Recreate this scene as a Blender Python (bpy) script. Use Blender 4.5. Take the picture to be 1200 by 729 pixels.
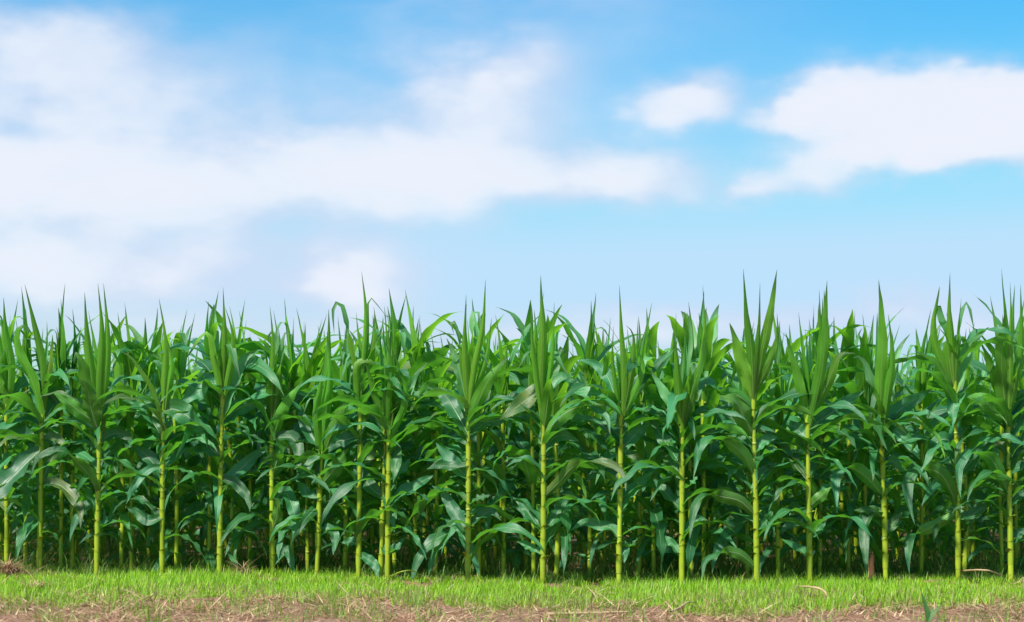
import bpy, math, random
import numpy as np
from mathutils import Vector, Matrix

random.seed(7)
rng = np.random.default_rng(7)
PI = math.pi
scene = bpy.context.scene
for o in list(bpy.data.objects):
    bpy.data.objects.remove(o)
col = scene.collection

# ------------------------------------------------------------------ camera
FPX = 2400.0      # focal length measured in photograph pixels (1200 wide)
YH = 505.0        # row of the horizon in the photograph
H = 0.875         # camera height above the ground
cam_data = bpy.data.cameras.new("camera")
cam = bpy.data.objects.new("camera", cam_data)
col.objects.link(cam)
cam.location = (0, 0, H)
cam.rotation_euler = (PI / 2, 0, 0)
cam_data.sensor_width = 36
cam_data.lens = FPX / 1200 * 36
cam_data.shift_y = (YH - 364.5) / 1200
cam_data.clip_start = 0.1
cam_data.clip_end = 6000
cam_data.dof.use_dof = True
cam_data.dof.focus_distance = 12.2
cam_data.dof.aperture_fstop = 3.2
scene.camera = cam
scene.render.resolution_x = 1024
scene.render.resolution_y = 622

# ------------------------------------------------------------------ exposure
scene.view_settings.view_transform = 'Standard'
scene.view_settings.look = 'None'
scene.view_settings.gamma = 1
scene.view_settings.use_curve_mapping = False
scene.view_settings.exposure = 0.76

# ------------------------------------------------------------------ node helpers
class NT:
    def __init__(self, tree):
        self.t = tree
        for n in list(tree.nodes):
            tree.nodes.remove(n)
    def new(self, kind, **kw):
        n = self.t.nodes.new(kind)
        for k, v in kw.items():
            setattr(n, k, v)
        return n
    def put(self, sock, v):
        if isinstance(v, bpy.types.NodeSocket):
            self.t.links.new(v, sock)
        elif v is not None:
            if sock.type == 'RGBA' and hasattr(v, '__len__') and len(v) == 3:
                v = (*v, 1)
            sock.default_value = v
    def math(self, op, a, b=None, c=None, clamp=False):
        n = self.new('ShaderNodeMath', operation=op, use_clamp=clamp)
        for i, v in enumerate((a, b, c)):
            self.put(n.inputs[i], v)
        return n.outputs[0]
    def vec(self, op, a, b=None):
        n = self.new('ShaderNodeVectorMath', operation=op)
        self.put(n.inputs[0], a)
        if b is not None:
            self.put(n.inputs[1], b)
        return n.outputs['Value'] if op in ('DOT_PRODUCT', 'LENGTH') else n.outputs[0]
    def mix(self, f, a, b, blend='MIX'):
        n = self.new('ShaderNodeMix', data_type='RGBA', blend_type=blend)
        self.put(n.inputs[0], f); self.put(n.inputs[6], a); self.put(n.inputs[7], b)
        return n.outputs[2]
    def ramp(self, v, lo, hi, a=0.0, b=1.0, smooth=True):
        n = self.new('ShaderNodeMapRange')
        n.interpolation_type = 'SMOOTHSTEP' if smooth else 'LINEAR'
        for i, x in enumerate((v, lo, hi, a, b)):
            self.put(n.inputs[i], x)
        return n.outputs[0]
    def noise(self, vec, scale, detail=4, rough=0.55, dist=0.0):
        n = self.new('ShaderNodeTexNoise')
        self.put(n.inputs['Vector'], vec)
        n.inputs['Scale'].default_value = scale
        n.inputs['Detail'].default_value = detail
        n.inputs['Roughness'].default_value = rough
        n.inputs['Distortion'].default_value = dist
        return n.outputs

# ------------------------------------------------------------------ sky and sun
SUN_EL, SUN_AZ = math.radians(49), math.radians(-138)   # azimuth from +Y towards +X
world = bpy.data.worlds.new("World")
scene.world = world
world.use_nodes = True
W = NT(world.node_tree)
sky = W.new('ShaderNodeTexSky', sky_type='NISHITA')
sky.sun_disc = False
sky.sun_elevation = SUN_EL
sky.sun_rotation = SUN_AZ
sky.air_density = 1.0
sky.dust_density = 0.6
sky.ozone_density = 2.2
hs = W.new('ShaderNodeHueSaturation')
hs.inputs['Hue'].default_value = 0.49
hs.inputs['Saturation'].default_value = 1.35
hs.inputs['Value'].default_value = 1.0
W.put(hs.inputs['Color'], sky.outputs[0])
# deepen the blue the way a polarised, processed photograph shows it
GAIN = 0.15 * 2 ** 0.76
srgb = W.new('ShaderNodeSeparateColor'); W.put(srgb.inputs[0], hs.outputs[0])
crgb = W.new('ShaderNodeCombineColor')
for i, (a, g, top) in enumerate(((2.15, 1.72, .51), (1.24, 1.04, .76), (1.34, 1.0, .98))):
    v = W.math('MULTIPLY', W.math('POWER', W.math('MULTIPLY', srgb.outputs[i], 0.1211), g), a / GAIN)
    W.put(crgb.inputs[i], W.math('SMOOTH_MIN', v, top / GAIN, 0.12 / GAIN))
tc = W.new('ShaderNodeTexCoord').outputs['Generated']
sp = W.new('ShaderNodeSeparateXYZ'); W.put(sp.inputs[0], tc)
az = W.math('ARCTAN2', sp.outputs[0], sp.outputs[1])
el = W.math('ARCSINE', sp.outputs[2])
cb = W.new('ShaderNodeCombineXYZ'); W.put(cb.inputs[0], az); W.put(cb.inputs[1], el)
stretch = W.vec('MULTIPLY', tc, (1.0, 1.0, 2.0))
n1 = W.noise(stretch, 14.0, 5, 0.5)
n2 = W.noise(stretch, 30.0, 5, 0.52)
wob = W.vec('MULTIPLY', W.vec('SUBTRACT', n1['Color'], (0.5, 0.5, 0.5)), (0.03, 0.024, 0.0))
wob2 = W.vec('MULTIPLY', W.vec('SUBTRACT', n2['Color'], (0.5, 0.5, 0.5)), (0.03, 0.022, 0.0))
pos = W.vec('ADD', W.vec('ADD', cb.outputs[0], wob), wob2)
BLOBS = [(40, 130, 190, 70, .48), (20, 215, 110, 32, .75), (120, 275, 230, 60, .62), (330, 225, 230, 36, .6),
         (470, 180, 130, 40, .7), (570, 112, 80, 42, .72), (605, 80, 46, 26, .42), (640, 205, 140, 30, .75),
         (748, 212, 58, 20, .6), (412, 328, 52, 30, .95), (120, 330, 230, 30, .5), (20, 60, 80, 30, .3),
         (140, 115, 140, 45, .35), (480, 70, 420, 90, .17), (760, 30, 160, 80, .12), (250, 180, 250, 60, .2),
         (130, 60, 90, 20, .25), (590, 12, 110, 12, .2), (816, 124, 34, 19, 1.2), (782, 144, 28, 12, .5),
         (940, 132, 34, 15, 1.3), (995, 124, 48, 22, 1.7), (1060, 140, 52, 24, 1.5), (1065, 176, 88, 18, 1.6), (1150, 128, 46, 24, 1.8),
         (1195, 150, 60, 32, 1.8), (955, 208, 32, 18, .8), (890, 220, 28, 12, .7),
         (1060, 372, 180, 20, .55), (760, 385, 220, 18, .45), (250, 395, 350, 20, .4)]
dens = None
for (cx, cy, rx, ry, s) in BLOBS:
    d = W.vec('SUBTRACT', pos, ((cx - 600) / FPX, (YH - cy) / FPX, 0))
    d = W.vec('MULTIPLY', d, (FPX / rx, FPX / ry, 0))
    q = W.vec('DOT_PRODUCT', d, d)
    g = W.math('MULTIPLY', W.math('POWER', 2.718, W.math('MULTIPLY', q, -0.62)), s)
    dens = g if dens is None else W.math('ADD', dens, g)
# the rest of the dome carries the same broken cloud
inside = W.math('MULTIPLY',
                W.math('MULTIPLY', W.ramp(az, -0.42, -0.26), W.ramp(az, 0.26, 0.42, 1.0, 0.0)),
                W.ramp(el, 0.23, 0.36, 1.0, 0.0))
nb = W.noise(W.vec('MULTIPLY', tc, (1.0, 1.0, 1.6)), 3.6, 7, 0.55)
broad = W.ramp(nb['Fac'], 0.48, 0.68, 0.0, 1.0)
outside = W.math('MULTIPLY', broad, W.math('SUBTRACT', 1.0, inside))
dens = W.math('ADD', dens, outside)
fluff = W.ramp(W.math('ADD', W.math('MULTIPLY', n1['Fac'], .6), W.math('MULTIPLY', n2['Fac'], .4)), 0.32, 0.66, 0.62, 1.3, False)
dens = W.math('MULTIPLY', dens, fluff)
mask = W.math('SUBTRACT', 1.0, W.math('POWER', 2.718, W.math('MULTIPLY', W.math('POWER', dens, 1.5), -2.0)))
mask = W.math('MULTIPLY', mask, 0.96)
ccol = W.mix(W.ramp(W.math('ADD', dens, W.math('MULTIPLY', W.math('SUBTRACT', n1['Fac'], .5), 1.9)), 0.2, 1.15), tuple(v / GAIN for v in (.67, .73, .91)), tuple(v / GAIN for v in (.87, .895, .985)))
bg = W.new('ShaderNodeBackground')
W.put(bg.inputs['Color'], W.mix(mask, crgb.outputs[0], ccol))
bg.inputs['Strength'].default_value = 0.15
wo = W.new('ShaderNodeOutputWorld')
W.put(wo.inputs[0], bg.outputs[0])

sun_data = bpy.data.lights.new("sun", 'SUN')
sun = bpy.data.objects.new("sun", sun_data)
col.objects.link(sun)
sun_data.energy = 4.0
sun_data.angle = math.radians(3.5)
sun_data.color = (1.0, 0.955, 0.88)
sd = Vector((math.sin(SUN_AZ) * math.cos(SUN_EL), math.cos(SUN_AZ) * math.cos(SUN_EL), math.sin(SUN_EL)))
sun.rotation_euler = sd.to_track_quat('Z', 'Y').to_euler()
sun.location = (0, 0, 30)

# ------------------------------------------------------------------ materials
def material(name):
    m = bpy.data.materials.new(name); m.use_nodes = True
    return m, NT(m.node_tree)

def finish(N, bsdf, trans_col=None, trans=0.0):
    out = N.new('ShaderNodeOutputMaterial')
    if trans_col is None:
        N.put(out.inputs[0], bsdf.outputs[0]); return
    tr = N.new('ShaderNodeBsdfTranslucent'); N.put(tr.inputs[0], trans_col)
    mx = N.new('ShaderNodeMixShader'); mx.inputs[0].default_value = trans
    N.put(mx.inputs[1], bsdf.outputs[0]); N.put(mx.inputs[2], tr.outputs[0])
    N.put(out.inputs[0], mx.outputs[0])

def leaf_material(name, top, under, rib, trans_col, trans, base, dark_tip=False):
    m, N = material(name)
    uv = N.new('ShaderNodeUVMap'); uv.uv_map = 'UVMap'
    s = N.new('ShaderNodeSeparateXYZ'); N.put(s.inputs[0], uv.outputs[0])
    u, v = s.outputs[0], s.outputs[1]
    geo = N.new('ShaderNodeNewGeometry')
    oi = N.new('ShaderNodeObjectInfo')
    c = N.mix(geo.outputs['Backfacing'], top, under)
    # vein streaks along the blade, faint mottling
    cv = N.new('ShaderNodeCombineXYZ')
    N.put(cv.inputs[0], N.math('MULTIPLY', u, 26.0)); N.put(cv.inputs[1], N.math('MULTIPLY', v, 1.6))
    N.put(cv.inputs[2], N.math('MULTIPLY', oi.outputs['Random'], 40.0))
    vein = N.noise(cv.outputs[0], 1.0, 3, 0.6)['Fac']
    blot = N.noise(N.vec('ADD', N.vec('MULTIPLY', uv.outputs[0], (3.0, 9.0, 0.0)), cv.outputs[0]), 0.5, 3, 0.6)['Fac']
    c = N.mix(N.ramp(vein, 0.38, 0.68, 0.0, 0.7), c, N.mix(1.0, c, (1.75, 1.5, 1.45), 'MULTIPLY'))
    c = N.mix(N.ramp(blot, 0.45, 0.75, 0.0, 0.35), c, N.mix(1.0, c, (0.62, 0.72, 0.6), 'MULTIPLY'))
    c = N.mix(N.ramp(v, 0.0, 0.22, 0.55, 0.0), c, base)
    h = N.new('ShaderNodeHueSaturation')
    N.put(h.inputs['Hue'], N.ramp(oi.outputs['Random'], 0, 1, 0.485, 0.515, False))
    N.put(h.inputs['Value'], N.ramp(N.math('FRACT', N.math('MULTIPLY', oi.outputs['Random'], 7.31)), 0, 1, 0.6, 1.45, False))
    N.put(h.inputs['Color'], c)
    c = h.outputs[0]
    old = N.ramp(N.math('FRACT', N.math('MULTIPLY', oi.outputs['Random'], 11.9)), 0.93, 0.99, 0.0, 0.5)
    c = N.mix(N.math('MULTIPLY', old, N.ramp(blot, 0.35, 0.6)), c, (0.30, 0.27, 0.06))
    # tips and rims of some blades are dry
    dry = N.math('MULTIPLY', N.ramp(v, 0.9, 1.0), N.ramp(N.math('FRACT', N.math('MULTIPLY', oi.outputs['Random'], 3.7)), 0.6, 0.9))
    c = N.mix(N.math('MULTIPLY', dry, 0.6), c, (0.24, 0.2, 0.09))
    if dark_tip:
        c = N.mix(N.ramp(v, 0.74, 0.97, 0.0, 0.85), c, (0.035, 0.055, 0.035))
    du = N.math('ABSOLUTE', N.math('SUBTRACT', u, 0.5))
    ribm = N.ramp(N.math('ADD', du, N.math('MULTIPLY', v, 0.012)), 0.008, 0.032, 1.0, 0.0)
    ribm = N.math('MULTIPLY', ribm, N.ramp(v, 0.55, 1.0, 0.85, 0.05))
    c = N.mix(ribm, c, rib)
    b = N.new('ShaderNodeBsdfPrincipled')
    N.put(b.inputs['Base Color'], c)
    N.put(b.inputs['Roughness'], N.ramp(vein, 0.3, 0.7, 0.33, 0.52))
    b.inputs['Specular IOR Level'].default_value = 0.62
    b.inputs['Coat Weight'].default_value = 0.06; b.inputs['Coat Roughness'].default_value = 0.38
    bump = N.new('ShaderNodeBump'); bump.inputs['Strength'].default_value = 0.55
    bump.inputs['Distance'].default_value = 0.004
    N.put(bump.inputs['Height'], N.math('ADD', vein, N.math('MULTIPLY', ribm, -0.8)))
    N.put(b.inputs['Normal'], bump.outputs[0])
    finish(N, b, N.mix(ribm, trans_col, (0.3, 0.45, 0.08)), trans)
    return m

M = {}
M['mature'] = leaf_material('corn_leaf_mature', (0.036, 0.180, 0.062), (0.075, 0.245, 0.034), (0.56, 0.68, 0.42),
                            (0.16, 0.56, 0.03), 0.36, (0.10, 0.22, 0.04))
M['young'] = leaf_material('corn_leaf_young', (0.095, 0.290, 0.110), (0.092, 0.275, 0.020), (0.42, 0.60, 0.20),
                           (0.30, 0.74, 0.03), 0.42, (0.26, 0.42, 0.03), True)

m, N = material('corn_stalk')
tco = N.new('ShaderNodeTexCoord').outputs['Object']
oi = N.new('ShaderNodeObjectInfo')
st = N.noise(N.vec('MULTIPLY', tco, (160, 160, 6)), 1.0, 3)['Fac']
bl = N.noise(tco, 9.0, 3)['Fac']
c = N.mix(N.ramp(st, 0.3, 0.7), (0.25, 0.36, 0.013), (0.39, 0.46, 0.022))
c = N.mix(N.ramp(bl, 0.45, 0.75, 0, 0.7), c, (0.15, 0.32, 0.03))
br = N.noise(N.vec('MULTIPLY', tco, (30, 30, 11)), 1.0, 5, 0.65)['Fac']
c = N.mix(N.ramp(br, 0.58, 0.72, 0, 0.55), c, (0.17, 0.13, 0.035))
h = N.new('ShaderNodeHueSaturation')
N.put(h.inputs['Value'], N.ramp(oi.outputs['Random'], 0, 1, 0.8, 1.15, False)); N.put(h.inputs['Color'], c)
b = N.new('ShaderNodeBsdfPrincipled'); N.put(b.inputs['Base Color'], h.outputs[0])
b.inputs['Roughness'].default_value = 0.42
bump = N.new('ShaderNodeBump'); bump.inputs['Strength'].default_value = 0.3; bump.inputs['Distance'].default_value = 0.003
N.put(bump.inputs['Height'], st); N.put(b.inputs['Normal'], bump.outputs[0])
finish(N, b); M['stalk'] = m
m, N = material('corn_sheath')
tco = N.new('ShaderNodeTexCoord').outputs['Object']
oi = N.new('ShaderNodeObjectInfo')
st = N.noise(N.vec('MULTIPLY', tco, (220, 220, .5)), 1.0, 3)['Fac']
c = N.mix(N.ramp(st, 0.3, 0.7), (0.21, 0.34, 0.014), (0.35, 0.44, 0.026))
c = N.mix(N.math('MULTIPLY', oi.outputs['Random'], 0.6), c, (0.34, 0.40, 0.02))
b = N.new('ShaderNodeBsdfPrincipled'); N.put(b.inputs['Base Color'], c); b.inputs['Roughness'].default_value = 0.45
bump = N.new('ShaderNodeBump'); bump.inputs['Strength'].default_value = 0.4; bump.inputs['Distance'].default_value = 0.003
N.put(bump.inputs['Height'], st); N.put(b.inputs['Normal'], bump.outputs[0])
finish(N, b); M['sheath'] = m

m, N = material('corn_node')
tco = N.new('ShaderNodeTexCoord').outputs['Object']
sp2 = N.new('ShaderNodeSeparateXYZ'); N.put(sp2.inputs[0], tco)
c = N.mix(N.ramp(sp2.outputs[2], -0.004, 0.004), (0.19, 0.25, 0.02), (0.32, 0.40, 0.05))
b = N.new('ShaderNodeBsdfPrincipled'); N.put(b.inputs['Base Color'], c); b.inputs['Roughness'].default_value = 0.5
finish(N, b); M['node'] = m

def attr_material(name, rough, trans=0.0, trans_col=(0.3, 0.5, 0.05)):
    m, N = material(name)
    a = N.new('ShaderNodeAttribute'); a.attribute_name = 'tint'
    n = N.noise(N.new('ShaderNodeTexCoord').outputs['Object'], 60.0, 2)['Fac']
    c = N.mix(N.ramp(n, 0.3, 0.7, 0, 0.3), a.outputs['Color'], N.mix(1.0, a.outputs['Color'], (0.7, 0.7, 0.65), 'MULTIPLY'))
    b = N.new('ShaderNodeBsdfPrincipled'); N.put(b.inputs['Base Color'], c); b.inputs['Roughness'].default_value = rough
    finish(N, b, c if trans else None, trans)
    return m
M['grass'] = attr_material('grass_blades', 0.5, 0.42)
M['straw'] = attr_material('dry_straw', 0.75)

m, N = material('dry_stem')
tco = N.new('ShaderNodeTexCoord').outputs['Object']
c = N.mix(N.noise(tco, 35.0, 4)['Fac'], (0.62, 0.48, 0.26), (0.30, 0.18, 0.09))
b = N.new('ShaderNodeBsdfPrincipled'); N.put(b.inputs['Base Color'], c); b.inputs['Roughness'].default_value = 0.7
finish(N, b); M['dry_stem'] = m
m, N = material('dead_stump')
tco = N.new('ShaderNodeTexCoord').outputs['Object']
c = N.mix(N.noise(N.vec('MULTIPLY', tco, (60, 60, 9)), 1.0, 4)['Fac'], (0.33, 0.15, 0.06), (0.12, 0.06, 0.03))
b = N.new('ShaderNodeBsdfPrincipled'); N.put(b.inputs['Base Color'], c); b.inputs['Roughness'].default_value = 0.85
finish(N, b); M['stump'] = m

m, N = material('soil')
tco = N.new('ShaderNodeNewGeometry').outputs['Position']
a = N.noise(tco, 1.3, 5)['Fac']; b2 = N.noise(tco, 22.0, 6, 0.65)['Fac']; f3 = N.noise(tco, 130.0, 3)['Fac']
c = N.mix(N.ramp(b2, 0.3, 0.7), (0.15, 0.072, 0.038), (0.35, 0.185, 0.105))
c = N.mix(N.ramp(a, 0.4, 0.65, 0, 0.5), c, (0.22, 0.16, 0.09))
c = N.mix(N.ramp(f3, 0.55, 0.75, 0, 0.5), c, (0.46, 0.34, 0.22))
b = N.new('ShaderNodeBsdfPrincipled'); N.put(b.inputs['Base Color'], c); b.inputs['Roughness'].default_value = 0.95
bump = N.new('ShaderNodeBump'); bump.inputs['Strength'].default_value = 0.6; bump.inputs['Distance'].default_value = 0.02
N.put(bump.inputs['Height'], N.math('ADD', b2, N.math('MULTIPLY', f3, 0.4))); N.put(b.inputs['Normal'], bump.outputs[0])
finish(N, b); M['soil'] = m

# ------------------------------------------------------------------ object helpers
def mesh_from(name, verts, faces, mat, uvs=None, smooth=True, tint=None):
    me = bpy.data.meshes.new(name)
    verts = np.asarray(verts, dtype=np.float32); faces = np.asarray(faces, dtype=np.int32)
    nf, k = faces.shape
    me.vertices.add(len(verts)); me.vertices.foreach_set('co', verts.ravel())
    me.loops.add(nf * k); me.loops.foreach_set('vertex_index', faces.ravel())
    me.polygons.add(nf)
    me.polygons.foreach_set('loop_start', np.arange(0, nf * k, k, dtype=np.int32))
    me.polygons.foreach_set('loop_total', np.full(nf, k, dtype=np.int32))
    if smooth:
        me.polygons.foreach_set('use_smooth', np.ones(nf, dtype=bool))
    if uvs is not None:
        l = me.uv_layers.new(name='UVMap')
        l.data.foreach_set('uv', np.asarray(uvs, dtype=np.float32)[faces.ravel()].ravel())
    if tint is not None:
        at = me.attributes.new('tint', 'FLOAT_COLOR', 'POINT')
        at.data.foreach_set('color', np.asarray(tint, dtype=np.float32).ravel())
    me.update(calc_edges=True)
    if mat is not None:
        me.materials.append(mat)
    return me

def link(name, data, parent=None, loc=None, rot=None, scale=None):
    o = bpy.data.objects.new(name, data)
    if parent is not None:
        o.parent = parent
    if loc is not None: o.location = loc
    if rot is not None: o.rotation_euler = rot
    if scale is not None: o.scale = scale
    col.objects.link(o)
    return o

def tag(o, label=None, cat=None, group=None, kind=None):
    if label: o['label'] = label
    if cat: o['category'] = cat
    if group: o['group'] = group
    if kind: o['kind'] = kind
    return o

def catmull(pts, n):
    P = np.asarray(pts, float)
    if len(P) == 2:
        P = np.array([P[0], (P[0] + P[1]) / 2, P[1]])
    E = np.vstack([2 * P[0] - P[1], P, 2 * P[-1] - P[-2]])
    out = []
    for i in range(len(P) - 1):
        p0, p1, p2, p3 = E[i:i + 4]
        for t in np.linspace(0, 1, 12, endpoint=False):
            out.append(0.5 * (2 * p1 + (p2 - p0) * t + (2 * p0 - 5 * p1 + 4 * p2 - p3) * t * t + (3 * p1 - p0 - 3 * p2 + p3) * t ** 3))
    out.append(P[-1])
    out = np.array(out)
    d = np.r_[0, np.cumsum(np.linalg.norm(np.diff(out, axis=0), axis=1))]
    s = np.linspace(0, d[-1], n)
    return np.stack([np.interp(s, d, out[:, k]) for k in range(out.shape[1])], 1), d[-1]

def unit(v):
    return v / np.maximum(np.linalg.norm(v, axis=-1, keepdims=True), 1e-9)

SEG = 17
T = np.linspace(0, 1, SEG)
def width_profile(kind):
    if kind == 'spike':
        return np.interp(T, [0, .15, .4, .6, .8, 1], [.66, .95, 1, .7, .30, .02])
    return np.interp(T, [0, .06, .2, .4, .6, .8, .93, 1], [.52, .70, .95, 1, .82, .46, .17, .012])

def ribbon(name, P, Nn, width, mat, kind='blade', fold=(0.5, 0.1), wave=0.1, seed=0):
    """leaf blade along points P with top-side normals Nn; 4 strips across"""
    r = np.random.default_rng(seed)
    tan = unit(np.gradient(P, axis=0))
    Nn = unit(Nn - (Nn * tan).sum(1, keepdims=True) * tan)
    S = np.cross(tan, Nn)
    w = width_profile(kind) * width * 0.5
    f = fold[0] + (fold[1] - fold[0]) * np.minimum(1, T * 1.8)
    ph, ph2 = r.uniform(0, 2 * PI, 2); fr = r.uniform(2.2, 4.4)
    amp = wave * width * np.sin(PI * np.clip(T, 0, 1)) ** 0.6
    verts, uvs = [], []
    for j, u in enumerate((-1, -.5, 0, .5, 1)):
        a = abs(u)
        lift = np.sin(f) * a * w
        out = np.cos(f) * u * w
        ripple = amp * (a ** 2) * np.sin(2 * PI * fr * T + (ph if u < 0 else ph2))
        verts.append(P + S * out[:, None] + Nn * (lift + ripple)[:, None])
        uvs.append(np.stack([np.full(SEG, 0.5 + u / 2), T], 1))
    V = np.concatenate(verts); U = np.concatenate(uvs)
    F = [(j * SEG + i, (j + 1) * SEG + i, (j + 1) * SEG + i + 1, j * SEG + i + 1) for j in range(4) for i in range(SEG - 1)]
    me = mesh_from(name, V, F, mat, U)
    return me

# orientation check: the face winding above must give the normal along Nn
def ensure_top(me, Nn):
    me.calc_normals_split() if hasattr(me, 'calc_normals_split') else None
    n = sum(me.polygons[i].normal.dot(Vector(Nn[i % (SEG - 1)])) for i in range(len(me.polygons)))
    if n < 0:
        me.flip_normals()
    return me

def tube(path, radii, sides=8, cap=True):
    P = np.asarray(path, float); n = len(P)
    tan = unit(np.gradient(P, axis=0))
    ref = np.array([0.0, 1.0, 0.0]) if abs(tan[:, 1]).max() < 0.9 else np.array([0.0, 0.0, 1.0])
    A = unit(np.cross(tan, ref)); B = np.cross(tan, A)
    th = np.linspace(0, 2 * PI, sides, endpoint=False)
    V = (P[:, None] + (A[:, None] * np.cos(th)[None, :, None] + B[:, None] * np.sin(th)[None, :, None]) * np.asarray(radii)[:, None, None]).reshape(-1, 3)
    F = [(i * sides + j, i * sides + (j + 1) % sides, (i + 1) * sides + (j + 1) % sides, (i + 1) * sides + j)
         for i in range(n - 1) for j in range(sides)]
    V = list(map(tuple, V))
    if cap:
        for base, p in ((0, P[0]), ((n - 1) * sides, P[-1])):
            V.append(tuple(p)); c = len(V) - 1
            F += [(base + j, base + (j + 1) % sides, c, c) for j in range(sides)]
    return V, F
def tube_mesh(name, path, radii, mat, sides=8):
    V, F = tube(path, radii, sides, cap=False)
    return mesh_from(name, V, F, mat)

# ------------------------------------------------------------------ places
EDGE_PX = [(8, 670), (113, 674), (257, 675), (371, 675), (446, 677), (548, 682), (636, 684), (887, 685), (949, 684), (1038, 681), (1185, 680)]
EDGE_YY = [FPX * H / (b - YH) for a, b in EDGE_PX]
EDGE_X = [(a - 600) * y / FPX for (a, b), y in zip(EDGE_PX, EDGE_YY)]
def edge_y(x):            # where the first row of corn stands
    return float(np.interp(x, EDGE_X, EDGE_YY))
def px2x(px, Y): return (px - 600) * Y / FPX
def px2z(py, Y): return H + (YH - py) * Y / FPX

# ------------------------------------------------------------------ ground
def ground():
    xs = np.concatenate([[-3000, -600, -120, -40, -15], np.linspace(-8, 8, 161), [15, 40, 120, 600, 3000]])
    ys = np.concatenate([[-3000, -300, -40, -8], np.linspace(0, 6, 20), np.linspace(6.1, 14, 90), [16, 20, 28, 60, 200, 900, 4000]])
    X, Y = np.meshgrid(xs, ys)
    near = (np.abs(X) < 8.5) & (Y > 1) & (Y < 14)
    Z = np.where(near, 0.008 * np.sin(X * 5.1 + Y * 3.3) + 0.006 * np.sin(X * 11.7 - Y * 8.1) + rng.normal(0, 0.004, X.shape), 0.0)
    Z = Z - 0.012
    V = np.stack([X, Y, Z], -1).reshape(-1, 3)
    nx = len(xs)
    F = [(j * nx + i, j * nx + i + 1, (j + 1) * nx + i + 1, (j + 1) * nx + i) for j in range(len(ys) - 1) for i in range(nx - 1)]
    tag(link('ground', mesh_from('ground', V, F, M['soil'])), kind='structure')
ground()

# ------------------------------------------------------------------ blade fields (grass, straw, weeds): nobody could count them
def blades(name, base, azim, lean, length, width, tint, mat, curve=0.6, seg=3):
    n = len(base)
    s = np.linspace(0, 1, seg + 1)
    dx, dy = np.cos(azim), np.sin(azim)
    V = np.zeros((n, (seg + 1) * 2, 3), np.float32)
    ang0 = lean; px = np.zeros(n); pz = np.zeros(n)
    sx, sy = -dy, dx
    for k in range(seg + 1):
        w = width * (1 - 0.95 * s[k] ** 1.5) * 0.5
        for q, sg in enumerate((-1, 1)):
            V[:, k * 2 + q, 0] = base[:, 0] + dx * px + sx * w * sg
            V[:, k * 2 + q, 1] = base[:, 1] + dy * px + sy * w * sg
            V[:, k * 2 + q, 2] = base[:, 2] + pz
        a = ang0 + curve * s[k]
        px = px + np.sin(a) * length / seg; pz = pz + np.cos(a) * length / seg
    F = np.array([(2 * k, 2 * k + 1, 2 * k + 3, 2 * k + 2) for k in range(seg)])
    FF = (F[None] + (np.arange(n) * (seg + 1) * 2)[:, None, None]).reshape(-1, 4)
    tt = np.repeat(np.c_[tint, np.ones(n)][:, None], (seg + 1) * 2, 1).reshape(-1, 4)
    return link(name, mesh_from(name, V.reshape(-1, 3), FF, mat, tint=tt))

def lump(x, y, sc, seed):
    r = np.random.default_rng(seed); v = np.zeros_like(x)
    for _ in range(7):
        a, ph, k = r.uniform(0, PI), r.uniform(0, 2 * PI), sc * r.uniform(0.6, 1.8)
        v += np.sin((x * np.cos(a) + 0.6 * y * np.sin(a)) * k + ph)
    return v / 7
EY = np.vectorize(edge_y)
def front_edge(x):    # near border of the green strip
    return EY(x) - 1.55 - 0.13 * np.clip(-x, 0, 4) - 0.12 * np.sin(x * 1.3 + 1.0) + 0.10 * np.sin(x * 4.1) + 0.07 * np.sin(x * 9.7 + 2) + 0.05 * np.sin(x * 23.1) - 0.05 * np.abs(x) ** 1.2

n = 210000
x = rng.uniform(-7, 7, n); f = rng.uniform(-0.12, 1.12, n)
yb = EY(x) + 0.15; ya = front_edge(x)
y = ya + (yb - ya) * f
keep = (lump(x, y, 4.5, 3) + 0.75 * lump(x, y, 15, 4) > -0.38 + 0.3 * lump(x, y, 22, 31) + 0.9 * np.clip(0.1 - f, 0, 1) * 3) & (rng.random(n) < np.clip((f + .14) * 4, 0.1, 1))
x, y, f = x[keep], y[keep], f[keep]; n = len(x)
hgt = rng.gamma(5, 0.0075, n) * (1.25 - .5 * np.clip(f, 0, 1)) * (0.85 + 0.75 * np.clip(lump(x, y, 3, 5), -1, 1)) + 0.012
hue = rng.uniform(0, 1, (n, 1))
tint = (1 - hue) * np.array([[0.15, 0.45, 0.008]]) + hue * np.array([[0.46, 0.74, 0.03]])
dead = rng.random(n) < 0.07 + 0.25 * (lump(x, y, 6, 8) < -0.25)
tint[dead] = np.array([0.50, 0.40, 0.20]) * rng.uniform(0.7, 1.15, (dead.sum(), 1))
tag(blades('grass', np.c_[x, y, np.full(n, -0.012)], rng.uniform(0, 2 * PI, n), rng.uniform(0, 0.6, n), hgt, rng.uniform(.003, .0062, n), tint, M['grass']),
    'strip of short bright green grass in front of the corn', 'grass', kind='stuff')

# scattered tufts on the bare strip
cx = rng.uniform(-6, 6, 700); cy = 10.9 - rng.gamma(1.6, .7, 700)
k = 22
x = np.repeat(cx, k) + rng.normal(0, .035, 700 * k); y = np.repeat(cy, k) + rng.normal(0, .05, 700 * k); n = len(x)
hue = rng.uniform(0, 1, (n, 1))
tint = (1 - hue) * np.array([[0.15, 0.32, 0.03]]) + hue * np.array([[0.36, 0.46, 0.07]])
tag(blades('grass_tufts', np.c_[x, y, np.full(n, -0.012)], rng.uniform(0, 2 * PI, n), rng.uniform(0.1, 0.9, n), rng.gamma(4, .014, n) + .01,
           rng.uniform(.003, .006, n), tint, M['grass']), 'sparse grass tufts on the bare brown strip', 'grass', kind='stuff')

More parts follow.
